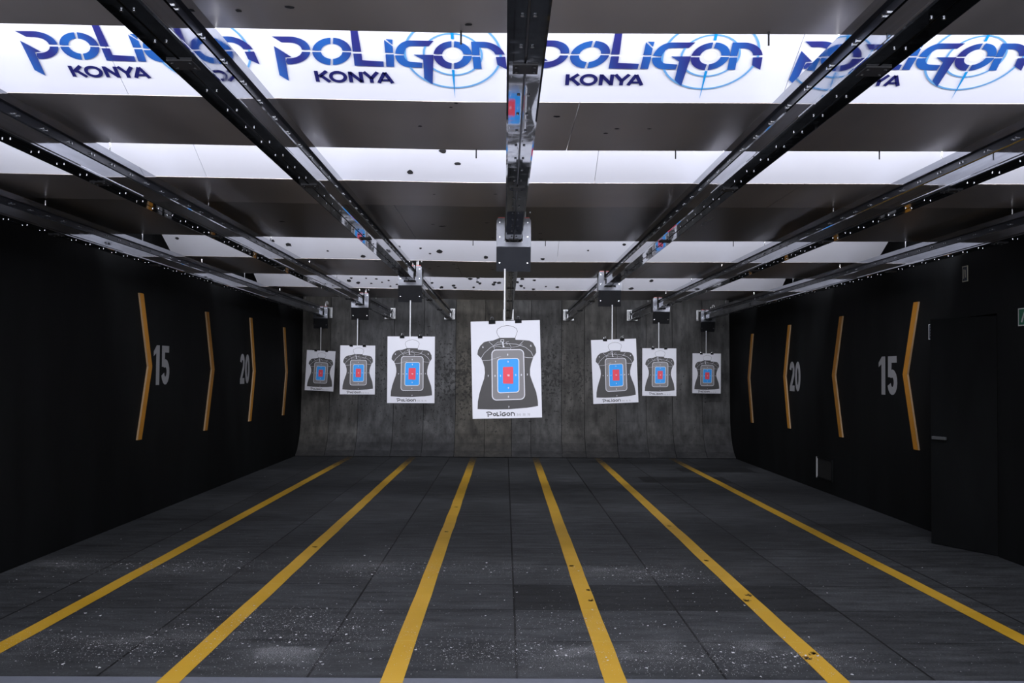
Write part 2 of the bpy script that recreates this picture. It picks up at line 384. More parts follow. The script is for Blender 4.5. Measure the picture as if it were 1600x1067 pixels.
def slant(D, m='white', holes=(), seams=(.77,), r=.014):
    """white sheet rising from its far lower edge back towards the shooter"""
    b = MB(); x0, x1 = -4.0, 4.47; L = 1.0
    xs = sorted(set([x0, -3.0, -2.0, -1.2, -.2, 2.0, 3.2, x1] + list(seams)))
    for a, c in zip(xs[:-1], xs[1:]):
        g0 = .0015 if a in seams else 0; g1 = .0015 if c in seams else 0
        v = []
        for t in (0, .012):
            for s_ in (0.0, L):
                for x in (a+g0, c-g1):
                    v.append((x, D-s_/CS-.001, C0+cz(x)+.002+s_*T26/CS+t))
        f = [(0, 1, 3, 2), (4, 6, 7, 5), (0, 4, 5, 1), (2, 3, 7, 6)]
        if a == x0 or g0: f.append((0, 2, 6, 4))
        if c == x1 or g1: f.append((1, 5, 7, 3))
        b.add(v, f, m)
    for hx, hy in holes:
        fn = lambda u, v: (u, v, C0+cz(hx)+.002+(D-v)*T26-.003)
        q = r*random.uniform(.6, 1.5)
        b.poly([(hx+q*(1+random.uniform(-.3, .3))*math.cos(t), hy+q*(1+random.uniform(-.3, .3))*math.sin(t)) for t in [i*.785 for i in range(8)]], fn, 'hole')
    return b.obj('slanted_sheet')
LOGO = {}
LOGO= {'P1':[(-0.8221,0.0969),(-0.7432,0.0979),(-0.7267,0.0969),(-0.7111,0.0934),(-0.6968,0.0876),(-0.6843,0.0795),(-0.6739,0.0695),(-0.666,0.0577),(-0.6606,0.0445),(-0.6581,0.0303),(-0.6585,0.0155),(-0.6979,0.0145),(-0.6979,0.0228),(-0.6996,0.0307),(-0.703,0.038),(-0.7079,0.0446),(-0.7143,0.0502),(-0.7219,0.0547),(-0.7306,0.058),(-0.7401,0.0599),(-0.7501,0.0605),(-0.7832,0.0601)],'P2':[(-0.6607,0.0021),(-0.6652,-0.0124),(-0.6724,-0.0265),(-0.6823,-0.0398),(-0.6945,-0.0519),(-0.7087,-0.0624),(-0.7245,-0.071),(-0.7413,-0.0774),(-0.7588,-0.0814),(-0.7764,-0.0829),(-0.782,-0.0808),(-0.786,-0.0659),(-0.7779,-0.0425),(-0.7689,-0.0424),(-0.7585,-0.0416),(-0.7481,-0.0395),(-0.7381,-0.0361),(-0.7287,-0.0317),(-0.7203,-0.0262),(-0.713,-0.0199),(-0.7071,-0.0129),(-0.7027,-0.0055),(-0.7,0.0022)],'P3':[(-0.8231,0.0361),(-0.7547,-0.0337),(-0.7842,-0.0362),(-0.7955,-0.1959),(-0.8336,-0.1575)],'oa0':[(-0.4693,0.0143),(-0.4694,0.0284),(-0.4718,0.042),(-0.4765,0.0547),(-0.4833,0.0661),(-0.492,0.076),(-0.5025,0.0841),(-0.5144,0.0903),(-0.5274,0.0944),(-0.5413,0.0963),(-0.5486,0.0567),(-0.5413,0.0556),(-0.5346,0.0533),(-0.5284,0.0501),(-0.5229,0.0458),(-0.5183,0.0407),(-0.5146,0.0349),(-0.512,0.0284),(-0.5105,0.0215),(-0.5102,0.0142)],'oa1':[(-0.5537,0.0961),(-0.5682,0.0939),(-0.5825,0.0894),(-0.5962,0.0829),(-0.6091,0.0745),(-0.6208,0.0643),(-0.631,0.0527),(-0.6394,0.0399),(-0.6458,0.0262),(-0.65,0.012),(-0.6093,0.0117),(-0.607,0.019),(-0.6036,0.0261),(-0.5993,0.0327),(-0.594,0.0388),(-0.588,0.0442),(-0.5814,0.0487),(-0.5743,0.0523),(-0.5669,0.0549),(-0.5593,0.0565)],'oa2':[(-0.6515,0.0026),(-0.6519,-0.0117),(-0.65,-0.0255),(-0.6456,-0.0385),(-0.639,-0.0504),(-0.6304,-0.0607),(-0.6198,-0.0693),(-0.6077,-0.0759),(-0.5943,-0.0803),(-0.58,-0.0823),(-0.5723,-0.0407),(-0.5796,-0.0395),(-0.5865,-0.0372),(-0.5928,-0.0338),(-0.5983,-0.0294),(-0.6029,-0.0242),(-0.6065,-0.0182),(-0.609,-0.0116),(-0.6104,-0.0046),(-0.6106,0.0027)],'oa3':[(-0.5672,-0.0821),(-0.5522,-0.0797),(-0.5375,-0.075),(-0.5234,-0.0681),(-0.5103,-0.0592),(-0.4986,-0.0486),(-0.4885,-0.0365),(-0.4803,-0.0233),(-0.4743,-0.0094),(-0.4705,0.0049),(-0.5113,0.0053),(-0.5134,-0.0021),(-0.5167,-0.0093),(-0.521,-0.016),(-0.5262,-0.0222),(-0.5322,-0.0277),(-0.5389,-0.0324),(-0.5461,-0.0361),(-0.5537,-0.0388),(-0.5614,-0.0404)],'L1':[(-0.455,0.1903),(-0.4247,0.1693),(-0.4237,0.0102),(-0.4631,0.0097)],'L2':[(-0.4624,-0.0028),(-0.4238,-0.0023),(-0.4252,-0.0454),(-0.3262,-0.0515),(-0.3283,-0.0868),(-0.4659,-0.0832)],'i1':[(-0.3106,0.0883),(-0.2742,0.0482),(-0.2758,0.0069),(-0.3129,0.0064)],'i2':[(-0.3028,0.0935),(-0.2715,0.0919),(-0.2748,0.0574)],'i3':[(-0.3125,-0.004),(-0.2738,-0.0035),(-0.2792,-0.0862),(-0.3169,-0.0856)],'g1':[(-0.0841,0.0882),(-0.1082,0.0533),(-0.1892,0.0523),(-0.1949,0.0515),(-0.2005,0.049),(-0.206,0.0452),(-0.2111,0.0399),(-0.2157,0.0334),(-0.2196,0.0258),(-0.2229,0.0174),(-0.2253,0.0084),(-0.2267,-0.001),(-0.2673,0.0018),(-0.2645,0.017),(-0.2599,0.0315),(-0.2535,0.0451),(-0.2456,0.0573),(-0.2364,0.0678),(-0.2262,0.0762),(-0.2152,0.0825),(-0.2038,0.0864),(-0.1923,0.0878)],'g2':[(-0.2683,-0.0093),(-0.2682,-0.022),(-0.2663,-0.0344),(-0.2627,-0.0461),(-0.2574,-0.0567),(-0.2506,-0.0661),(-0.2424,-0.0739),(-0.2331,-0.0799),(-0.2229,-0.084),(-0.212,-0.0861),(-0.1488,-0.0888),(-0.1449,-0.0545),(-0.1987,-0.0497),(-0.2042,-0.0486),(-0.2093,-0.0464),(-0.2141,-0.043),(-0.2182,-0.0388),(-0.2217,-0.0336),(-0.2244,-0.0278),(-0.2263,-0.0214),(-0.2272,-0.0146),(-0.2273,-0.0076)],'g3':[(-0.1823,-0.0023),(-0.0893,-0.0011),(-0.1048,-0.2015),(-0.1429,-0.1597),(-0.1399,-0.0354)],'ob0':[(0.0892,0.0059),(0.0877,0.0203),(0.0839,0.034),(0.078,0.0469),(0.0702,0.0585),(0.0605,0.0685),(0.0494,0.0768),(0.037,0.0831),(0.0237,0.0872),(0.0098,0.0892),(0.0068,0.0515),(0.014,0.0503),(0.021,0.0479),(0.0274,0.0444),(0.0332,0.0399),(0.0383,0.0344),(0.0425,0.0282),(0.0457,0.0213),(0.0479,0.0138),(0.049,0.0061)],'ob1':[(-0.0024,0.089),(-0.0165,0.0867),(-0.0301,0.0822),(-0.043,0.0756),(-0.0549,0.067),(-0.0653,0.0567),(-0.0742,0.0449),(-0.0812,0.0319),(-0.0861,0.018),(-0.0889,0.0036),(-0.0487,0.0035),(-0.0472,0.0113),(-0.0446,0.0189),(-0.0409,0.0259),(-0.0363,0.0324),(-0.0309,0.0382),(-0.0248,0.043),(-0.0182,0.0468),(-0.0111,0.0496),(-0.0038,0.0512)],'ob2':[(-0.0894,-0.0059),(-0.0884,-0.0204),(-0.085,-0.0345),(-0.0794,-0.0477),(-0.0717,-0.0598),(-0.0621,-0.0703),(-0.0508,-0.079),(-0.0382,-0.0857),(-0.0245,-0.0901),(-0.0102,-0.0922),(-0.0069,-0.0525),(-0.0143,-0.0512),(-0.0213,-0.0487),(-0.0279,-0.0451),(-0.0337,-0.0405),(-0.0388,-0.0349),(-0.0429,-0.0285),(-0.0461,-0.0214),(-0.0482,-0.0139),(-0.0491,-0.0061)],'ob3':[(0.0025,-0.092),(0.017,-0.0896),(0.0311,-0.0848),(0.0443,-0.0778),(0.0563,-0.0688),(0.0668,-0.058),(0.0755,-0.0457),(0.0822,-0.0323),(0.0867,-0.0182),(0.089,-0.0036),(0.0488,-0.0035),(0.0474,-0.0114),(0.0449,-0.019),(0.0413,-0.0262),(0.0368,-0.0328),(0.0314,-0.0387),(0.0252,-0.0437),(0.0185,-0.0477),(0.0113,-0.0505),(0.0039,-0.0522)],'n1':[(0.0866,0.0885),(0.1377,0.0891),(0.1443,0.0892),(0.1582,0.0877),(0.1721,0.084),(0.1857,0.0781),(0.1986,0.0702),(0.2105,0.0605),(0.221,0.0493),(0.2298,0.0367),(0.2367,0.0232),(0.2416,0.0092),(0.1971,0.0082),(0.1944,0.0159),(0.1905,0.0234),(0.1856,0.0304),(0.1798,0.0366),(0.1733,0.042),(0.1662,0.0464),(0.1587,0.0496),(0.151,0.0517),(0.1433,0.0525),(0.1233,0.0523),(0.1246,0.0026),(0.0905,0.0022)],'n2':[(0.0908,-0.0072),(0.1266,-0.0068),(0.1334,-0.0886),(0.0957,-0.0891)],'n3':[(0.1997,-0.0069),(0.2439,-0.0042),(0.2525,-0.0892),(0.2063,-0.0576)]}
LOGO_X = [-2.70, -1.418, -.252, .945, 2.183, 3.42]
# banner sheet: an empty carrying the sheet and its printed emblems
ban = empty('logo_banner', (0, 5.01, C0)); tag(ban, 'long white slanted banner with repeated blue target logos and KONYA lettering', 'banner')
sh = slant(5.01, seams=(-1.86, 1.35)); sh.name = 'banner_sheet'; sh.parent = ban; sh.location = (0, -5.01, -C0)
def logo_mesh():
    b = MB()
    def F(zz): return lambda u, v: (u, v, zz)
    def circ(r, n=64): return [(r*math.cos(2*math.pi*i/n), r*math.sin(2*math.pi*i/n)) for i in range(n)]
    b.stroke(circ(.2225), .0105, F(.001), 'ring', True)
    b.stroke(circ(.1345), .0095, F(.001), 'ring', True)
    b.stroke(circ(.033, 32), .0012, F(.001), 'thin', True)
    b.poly([(-.0085, -.099), (.0045, -.099), (-.0005, -.30)][::-1], F(.0016), 'cyan')
    b.poly([(-.0065, .30), (.0065, .30), (.009, .10), (-.004, .10)][::-1], F(.0016), 'cyan')
    for k, p in LOGO.items(): b.poly(p, F(.0024), 'logo')
    x0, y0, hh = -.664, -.1985, .075
    K = {'K': (0, [[(.0, 0), (.0, 1)], [(.72, 1), (.14, .48)], [(.28, .60), (.82, 0)]]),
         'N': (2.16, [[(.09, 0), (.09, 1)], [(.09, .93), (.80, .07)], [(.80, 1), (.80, 0)]]),
         'Y': (3.13, [[(.04, 1), (.50, .40)], [(.96, 1), (.50, .40)], [(.50, .46), (.50, 0)]]),
         'A': (4.02, [[(.08, 0), (.54, .97)], [(.54, .97), (1.0, 0)], [(.26, .27), (.82, .27)]])}
    for ch, (ox, ss) in K.items():
        for s_ in ss: b.stroke([(x0+.008+(ox+p[0])*hh*.955, y0+p[1]*hh) for p in s_], .0185 if ch != 'A' or s_[0][1] != .27 else .013, F(.0024), 'navy')
    n = 28
    b.stroke([(x0+(.008)+(1.42*hh*.955)+.46*hh*math.cos(2*math.pi*i/n), y0+hh*.5+.42*hh*math.sin(2*math.pi*i/n)) for i in range(n)], .0175, F(.0024), 'navy', True)
    return b.mesh('printed_logo')
lm = logo_mesh()
for X in LOGO_X:
    o = bpy.data.objects.new('printed_logo', lm); COL.objects.link(o)
    # local x -> right, local y -> up the slope, local z -> out of the sheet (down, towards the viewer)
    ax = Vector((1, 0, cz(X+.01)/.01*1 - cz(X)/.01)).normalized(); ay = Vector((0, -1/CS, T26/CS)); az = ax.cross(ay).normalized()
    mw = Matrix((ax, ay, az)).transposed().to_4x4()
    s0 = .3275
    mw.translation = Vector((X, -s0/CS-.001, cz(X)+.002+s0*T26/CS)) + az*.0035
    o.parent = ban; o.matrix_local = mw
def slabel(o, t): tag(o, t, 'ceiling panel', 'plain slanted white ceiling sheets'); return o
slabel(slant(7.16, holes=[(-.665, 7.061), (-.427, 6.844), (-.333, 6.967)], seams=(-2.1, .62), r=.02), 'plain white slanted ceiling sheet, the one just behind the logo banner')
slabel(slant(12.3, holes=[(-2.556, 12.037), (-2.736, 11.966), (-2.115, 12.144), (-1.71, 12.24), (-1.006, 12.055), (-.899, 12.154), (-.783, 12.114), (-.238, 12.209), (.975, 12.066), (.445, 12.238), (1.386, 11.95), (-3.761, 11.87), (-3.839, 11.955), (-1.269, 12.046)], seams=(.62,), r=.024), 'white slanted ceiling sheet with scattered bullet holes beyond the widest brown soffit')
slabel(slant(16.6, holes=[(-2.512, 16.399), (-2.46, 16.327), (-2.365, 16.451), (-2.225, 16.324), (-2.161, 16.466), (-2.064, 16.34), (-1.982, 16.428), (-1.873, 16.373), (-1.859, 16.534), (-1.75, 16.479), (-.608, 16.233), (-.559, 16.285), (-.436, 16.248), (-.449, 16.372), (-.409, 16.407), (-.514, 16.517), (-.815, 16.539), (-.833, 16.485), (-.193, 16.422), (-.172, 16.368), (.267, 16.274), (.462, 16.307), (.187, 16.364), (.25, 16.47), (.303, 16.524), (.449, 16.558), (.653, 16.483), (.84, 16.499), (2.335, 16.317), (2.035, 16.537), (-1.587, 16.495), (-1.426, 16.421), (-1.179, 16.417), (-1.032, 16.542), (-.1, 16.385)], seams=(-1.2, 1.9), r=.026), 'farthest white slanted ceiling sheet, peppered with many bullet holes')

# ---------------------------------------------------------------- target rails
RX = [-3.68, -2.38, -1.15, .065, 1.31, 2.63, 4.07]
RZ = H+1.085
which = ['leftmost ceiling target rail, beside the left wall', 'second ceiling target rail from the left wall', 'third ceiling target rail from the left, left of the central one',
         'central ceiling target rail running straight above the camera', 'ceiling target rail just right of the central one', 'second ceiling target rail from the right wall', 'rightmost ceiling target rail, beside the right wall']
Y0, Y1 = .6, 21.02
def rail():
    root = empty('target_rail', (RX[0], 0, RZ))
    half = [(.005, .02), (.005, .0), (.058, .0), (.066, .003), (.066, .009), (.058, .020), (.058, .083), (.062, .089), (.042, .092), (.042, .140), (.062, .143), (.062, .186), (.050, .19)]
    pr = half + [(-x, z) for x, z in half[::-1]]
    b = MB(); b.prism(pr, lambda x, z: (x, Y0, z), lambda x, z: (x, Y1, z), 'rail')
    gi = b.mat('groove')
    for fi in (7, 8, 9, 15, 16, 17): b.mi[fi] = gi
    b.obj('rail_beam', root, fix=True)
    b = MB(); b.box(-.0035, .0035, Y0, Y1, .006, .014, 'black'); b.obj('drive_belt', root)
    pm = MB(); pm.box(-.045, .045, -.055, .055, -.006, -.0005, 'plate')
    for px_ in (-.03, .03):
        for py_ in (-.03, .03): pm.tube((px_, py_, -.006), (px_, py_, -.011), .007, 'ink_black', 8)
    pm2 = pm.mesh('splice_plate')
    for i in range(8):
        y = 3.62+i*2.38
        if y > 20.5: break
        o = bpy.data.objects.new('splice_plate', pm2); COL.objects.link(o); o.parent = root; o.location = (0, y, 0)
    u = MB(); u.tube((0, 0, -.0005), (0, 0, -.005), .0062, 'bolt', 8); um = u.mesh('bolt')
    sides = {}
    for s in (-1, 1):
        q = MB(); q.tube((0, 0, 0), (s*.010, 0, 0), .0065, 'bolt', 6); sides[s] = q.mesh('bolt')
    places = []
    y = 2.78
    while y < 20.9:
        for dx in (-.019, .019): places.append((um, (dx, y, 0)))
        for s in (-1, 1):
            for dy in (-.02, .02): places.append((sides[s], (s*.0422, y+dy, .116)))
        y += .297
    for me, loc in places[:96]:
        o = bpy.data.objects.new('bolt', me); COL.objects.link(o); o.parent = root; o.location = loc
    b = MB()
    for me, loc in places[96:]:
        b.add([(v.co.x+loc[0], v.co.y+loc[1], v.co.z+loc[2]) for v in me.vertices], [tuple(p.vertices) for p in me.polygons], 'bolt')
    o = b.obj('bolt_row', root); o['kind'] = 'stuff'
    rod = MB(); rod.tube((0, 0, .188), (0, 0, .62), .006, 'bolt', 8); rod.box(-.018, .018, -.018, .018, .19, .20, 'bolt'); rm = rod.mesh('hanger_rod')
    for y in (4.01, 6.135, 10.36, 14.43, 18.84):
        o = bpy.data.objects.new('hanger_rod', rm); COL.objects.link(o); o.parent = root; o.location = (0, y, 0)
    rod = MB(); rod.tube((0, 0, .188), (0, 0, .245), .006, 'bolt', 8); rod.box(-.018, .018, -.018, .018, .19, .20, 'bolt'); rm = rod.mesh('hanger_rod')
    for y in (8.17, 12.4, 16.7):
        o = bpy.data.objects.new('hanger_rod', rm); COL.objects.link(o); o.parent = root; o.location = (0, y, 0)
    b = MB(); b.box(-.09, .09, 20.97, 21.16, .19, .20, 'chrome'); b.box(.075, .09, 20.97, 21.16, .02, .19, 'chrome'); b.box(-.09, -.075, 20.97, 21.16, .02, .19, 'chrome'); b.box(-.11, .11, 21.15, 21.165, .0, .22, 'chrome')
    b.obj('end_bracket', root)
    return root
r0 = rail(); bpy.context.view_layer.update(); index_children()
rails = [r0]+[copy_tree(r0) for _ in range(6)]
for r, X, w in zip(rails, RX, which):
    r.location = (X, 0, RZ+cz(X)*.4); tag(r, 'polished metal ' + w, 'rail', 'ceiling target rails')

# ---------------------------------------------------------------- carriers and paper targets
def carrier():
    root = empty('target_carrier')
    # local origin: rail centre line, at rail bottom height; front is -y
    w, hw = .142, .074
    zt, zb, zk = .185, -.25, -.05
    b = MB()
    def pl(pts, m, tilt=0):
        b.prism(pts, lambda x, z: (x, tiltf(z), z), lambda x, z: (x, tiltf(z)+.004, z), m)
    def tiltf(z): return 0 if z > zk else (zk-z)*.26
    b.prism([(-w, zk), (w, zk), (w, zt-.02), (w-.012, zt), (hw, zt), (hw, -.012), (-hw, -.012), (-hw, zt), (-w+.012, zt), (-w, zt-.02)], lambda x, z: (x, 0, z), lambda x, z: (x, .004, z), 'carrier')
    b.prism([(-w, zb), (w, zb), (w, zk), (-w, zk)], lambda x, z: (x, tiltf(z), z), lambda x, z: (x, tiltf(z)+.004, z), 'carrier')
    o = b.obj('front_plate', root, fix=True)
    for s in (-1, 1):
        b = MB(); b.box(min(s*w, s*(w-.004)), max(s*w, s*(w-.004)), .004, .24, zk, zt-.02, 'carrier'); b.obj('side_plate', root)
        b = MB(); b.box(min(s*(w-.013), s*hw), max(s*(w-.013), s*hw), -.002, .008, zt+.0005, zt+.008, 'red'); b.obj('red_edge_strip', root)
    b = MB(); b.box(-.07, .07, .01, .22, -.045, -.012, 'black'); b.box(-.11, -.075, .03, .2, -.02, .10, 'black'); b.box(.075, .11, .03, .2, -.02, .10, 'black'); b.obj('trolley', root)
    for s, sx in ((-1, -.108), (1, .108)):
        for z in (.15, .03, -.18):
            q = MB(); q.tube((s*.115, tiltf(z)-.0005, z), (s*.115, tiltf(z)-.006, z), .005, 'bolt', 8); q.obj('screw', root)
    # candy-cane antenna hook on top
    b = MB(); pts = [(.095, .05, .14), (.095, .05, .27)] + [(.095+.02-.02*math.cos(t), .05, .27+.02*math.sin(t)) for t in (.6, 1.2, 1.8, 2.4, 3.1)] + [(.135, .05, .235)]
    for a, c in zip(pts[:-1], pts[1:]): b.tube(a, c, .006, 'chrome', 8)
    b.obj('cable_hook', root)
    b = MB(); b.tube((.075, .1, .1), (.075, .1, .25), .008, 'chrome', 8); b.obj('roller_pin', root)
    b = MB(); b.tube((-.012, .034, -.23), (-.012, .034, -.70), .0085, 'chrome', 12); b.obj('drop_rod', root)
    b = MB(); b.box(-.15, .15, .040, .046, -.70, -.676, 'black'); b.obj('clip_bar', root)
    return root
def clips(root, sx, dz, roll):
    for s in (-1, 1):
        c = MB()
        c.prism([(-.014, .010), (.014, .010), (.006, -.022), (-.006, -.022)], lambda y, z: (-.027, y, z), lambda y, z: (.027, y, z), 'black')
        o = c.obj('binder_clip', root, fix=True); o.location = (sx+s*.108, .028, dz+s*.108*math.sin(roll)); o.rotation_euler = (0, -roll, 0)
        for q in (-1, 1):
            v = MB(); pts = [(-.012, q*.008, .01), (-.008, q*.012, .034), (.008, q*.012, .034), (.012, q*.008, .01)]
            for a, e in zip(pts[:-1], pts[1:]): v.tube(a, e, .0016, 'bolt', 6)
            v.obj('clip_lever', o)
T={'sil':[(-0.0478,-0.1389),(0.0798,-0.1411),(0.0821,-0.158),(0.1438,-0.1619),(0.196,-0.1675),(0.224,-0.1839),(0.2462,-0.2266),(0.2495,-0.267),(0.2243,-0.306),(0.2054,-0.3573),(0.1952,-0.404),(0.1945,-0.4509),(0.2124,-0.5076),(0.2425,-0.5926),(0.254,-0.6679),(0.2545,-0.7055),(0.1625,-0.7187),(0.0113,-0.7271),(-0.1302,-0.7262),(-0.2432,-0.7202),(-0.2396,-0.6585),(-0.2255,-0.5932),(-0.2047,-0.528),(-0.1842,-0.4721),(-0.1762,-0.4254),(-0.1786,-0.3785),(-0.1924,-0.3314),(-0.2049,-0.3031),(-0.2354,-0.2725),(-0.2297,-0.237),(-0.2096,-0.1999),(-0.1802,-0.1723),(-0.1467,-0.1635),(-0.1037,-0.1595),(-0.0484,-0.1577)],'head':[(-0.0478,-0.1389),(-0.0642,-0.1133),(-0.0729,-0.0879),(-0.0626,-0.0637),(-0.0287,-0.0455),(0.0145,-0.0378),(0.0572,-0.045),(0.09,-0.0643),(0.0987,-0.0879),(0.0882,-0.1159),(0.0798,-0.1411)],'grey':[(-0.1155,-0.2371),(0.1459,-0.2389),(0.1461,-0.6471),(-0.1203,-0.6495)],'blue':[(-0.0703,-0.312),(0.1055,-0.3104),(0.1008,-0.5881),(-0.0742,-0.5913)],'red':[(-0.0269,-0.3794),(0.0576,-0.379),(0.0549,-0.5187),(-0.0292,-0.5153)],'a1':[(-0.2049,-0.3031),(-0.1781,-0.2614),(-0.1244,-0.2154),(-0.0666,-0.193),(0.0098,-0.1849),(0.0856,-0.1937),(0.1608,-0.2204),(0.207,-0.2587),(0.2264,-0.3013)],'a2':[(-0.2036,-0.3237),(-0.1371,-0.3211),(-0.0412,-0.2919)],'a3':[(0.0499,-0.2654),(0.1202,-0.2947),(0.1768,-0.307),(0.2261,-0.3088)],'d1':[(-0.1373,-0.1683),(-0.1031,-0.2017)],'d2':[(0.1455,-0.1685),(0.1139,-0.2008)],'sq':[(-0.0388,-0.1541),(-0.0159,-0.1545),(-0.0165,-0.1732),(-0.0393,-0.1728),(-0.0388,-0.1541)],'g1':[(-0.0232,-0.175),(-0.0197,-0.2126),(-0.0102,-0.2127)],'g2':[(-0.0393,-0.1728),(-0.0661,-0.1742),(-0.1002,-0.2018),(-0.0918,-0.2394),(-0.05,-0.2683),(0.0263,-0.2603),(0.0448,-0.2184),(0.0288,-0.1853),(0.0095,-0.1943),(0.0025,-0.1754),(0.0274,-0.1683)],'g3':[(0.0467,-0.2184),(0.0944,-0.2145),(0.1379,-0.1965)],'g4':[(-0.0959,-0.2159),(-0.0671,-0.207),(-0.0293,-0.2171),(0.0371,-0.2229)],'txt':[(-0.173,-0.7394),(0.0612,-0.7862)],'l0':[(-0.1733,-0.7507),(-0.1544,-0.7463),(-0.1356,-0.7495),(-0.1255,-0.7591),(-0.1333,-0.7674),(-0.1522,-0.7689)],'l1':[(-0.1593,-0.7556),(-0.1574,-0.7866)],'l2':[(-0.0837,-0.7487),(-0.0837,-0.7787),(-0.0648,-0.7781)],'l3':[(-0.0548,-0.7605),(-0.0545,-0.7802)],'l4':[(-0.061,-0.7472),(-0.0489,-0.7503)],'l5':[(-0.015,-0.7538),(-0.0311,-0.7544),(-0.0427,-0.7654),(-0.0393,-0.7777),(-0.0243,-0.7798),(-0.0138,-0.7735),(-0.0136,-0.7669),(-0.0267,-0.7667)],'l6':[(0.0331,-0.7819),(0.033,-0.7556),(0.0481,-0.755),(0.0582,-0.7627),(0.0595,-0.7824)],'o0':[(-0.1041,-0.7679),(-0.0937,-0.7682),(-0.1044,-0.7773)],'o1':[(0.0091,-0.7674),(0.0213,-0.7676),(0.0087,-0.7786)],'ph':[(0.0715,-0.7601),(0.1885,-0.784)],'n':[(0.0155,-0.4495),(0.0163,-0.337),(0.015,-0.5536),(-0.049,-0.4512),(0.0771,-0.4488),(0.0143,-0.2788),(0.0127,-0.6239),(-0.0935,-0.4503),(0.1226,-0.4477),(-0.1504,-0.4512),(0.1719,-0.4477),(0.0137,-0.7102),(-0.188,-0.2115),(0.2069,-0.209)]}
SEG = {'1': [[(.0, .78), (.28, 1), (.28, 0)]], '2': [[(.0, .75), (.08, .95), (.3, 1), (.52, .9), (.55, .7), (.45, .5), (0, 0), (.58, 0)]],
       '3': [[(0, 1), (.5, 1), (.22, .58), (.48, .45), (.52, .2), (.35, 0), (.0, .05)]], '4': [[(.42, 0), (.42, 1), (0, .32), (.58, .32)]],
       '5': [[(.52, 1), (.06, 1), (.0, .55), (.3, .62), (.52, .45), (.52, .18), (.3, 0), (0, .06)]], '6': [[(.48, .95), (.2, .9), (.02, .5), (.05, .12), (.27, 0), (.5, .12), (.5, .4), (.27, .52), (.05, .4)]],
       '7': [[(0, 1), (.52, 1), (.2, 0)]], '8': [[(.27, .54), (.04, .75), (.27, 1), (.5, .75), (.27, .54), (.02, .27), (.27, 0), (.52, .27), (.27, .54)]],
       '9': [[(.06, .05), (.32, .08), (.5, .5), (.48, .88), (.27, 1), (.03, .86), (.03, .62), (.27, .48), (.48, .6)]], '0': [[(.27, 0), (.03, .2), (.03, .8), (.27, 1), (.5, .8), (.5, .2), (.27, 0)]]}
def text_digits(b, s, x, y, h, w, fn, m):
    for ch in s:
        if ch != ' ':
            for st in SEG[ch]: b.stroke([(x+p[0]*h, y+p[1]*h) for p in st], w, fn, m)
        x += .75*h
def rrect(c, r):
    tl, tr, br, bl = [Vector(p) for p in c]; out = []
    q = [tl, tr, br, bl]
    for i in range(4):
        p, a, n = q[i], q[i-1], q[(i+1) % 4]
        da, dn = (a-p).normalized(), (n-p).normalized()
        for t in (0, .25, .5, .75, 1):
            ang = t*math.pi/2
            out.append(tuple(p + da*r*(1-math.sin(ang)) + dn*r*(1-math.cos(ang))))
    return out
def target_mesh():
    b = MB(); W2, HH = .285, .80
    def F(k): return lambda u, v: (u, -.0009-k*.0005, v)
    b.box(-W2, W2, -.0008, .0008, -HH, 0, 'paper')
    b.poly(T['sil'][:-1], F(1), 'ink_dark')
    b.stroke(T['head'], .003, F(1), 'ink_black')
    for k in ('a1', 'a2', 'a3', 'd1', 'd2', 'g2', 'g3', 'g4'): b.stroke(T[k], .0026 if k[0] != 'g' else .0018, F(2), 'paper')
    g = rrect(T['grey'], .035); b.poly(g, F(3), 'ink_grey'); b.stroke(g, .0075, F(4), 'paper', True)
    for k in ('a2',): b.stroke(T[k][-2:], .002, F(4), 'paper')
    b.stroke(T['sq'], .004, F(5), 'paper'); b.stroke(T['g1'], .009, F(5), 'paper')
    g = rrect(T['blue'], .022); b.poly(g, F(5), 'ink_blue'); b.stroke(g, .007, F(6), 'paper', True)
    g = rrect(T['red'], .007); b.poly(g, F(7), 'ink_red')
    nm = ['10', '9', '9', '9', '9', '8', '8', '8', '8', '7', '7', '7', '6', '6']
    for s, (u, v) in zip(nm, T['n']):
        hh = .0135; text_digits(b, s, u-.26*hh-(.37*hh if len(s) > 1 else 0), v-hh/2, hh, .0034, F(8), 'paper')
    st = .0078
    for k in ('l0', 'l1', 'l2', 'l3', 'l4', 'l5', 'l6'): b.stroke(T[k], st, F(1), 'ink_black')
    for k in ('o0', 'o1'):
        (cx, cy), (ex, _), (_, ey) = T[k]
        b.stroke([(cx+(ex-cx)*math.cos(t*.524), cy+(ey-cy)*math.sin(t*.524)) for t in range(12)], st, F(1), 'ink_black', True)
    (u0, v1), (u1, v0) = T['ph']
    text_digits(b, '345 30 70', u0+.006, v0+.002, .0165, .0018, F(1), 'ink_grey')
    return b.mesh('paper_target')
tm = target_mesh()
# X of carrier = rail X; (depth, paper X, roll degrees, label bit)
TG = [(20.4, -3.66, -2.5), (16.75, -2.41, 0), (12.3, -1.13, .2), (8.4, 0.0, 1.7), (12.8, 1.36, 2.6), (17.2, 2.60, 0), (20.5, 4.05, -.3)]
tl = ['leftmost small white paper silhouette target, hanging near the left wall', 'second paper silhouette target from the left wall', 'medium paper silhouette target just left of the largest central one',
      'largest white paper silhouette target, hanging in the centre', 'crookedly hanging paper silhouette target just right of the largest central one', 'second paper silhouette target from the right wall', 'rightmost small white paper silhouette target, hanging near the right wall']
cl = ['on the leftmost rail, close to the backstop', 'on the second rail from the left wall', 'on the rail just left of the central one', 'large and nearest the camera, on the central rail', 'on the rail just right of the central one', 'on the second rail from the right wall', 'on the rightmost rail, close to the backstop']
c0 = carrier(); bpy.context.view_layer.update(); index_children()
cars = [c0]+[copy_tree(c0) for _ in range(6)]
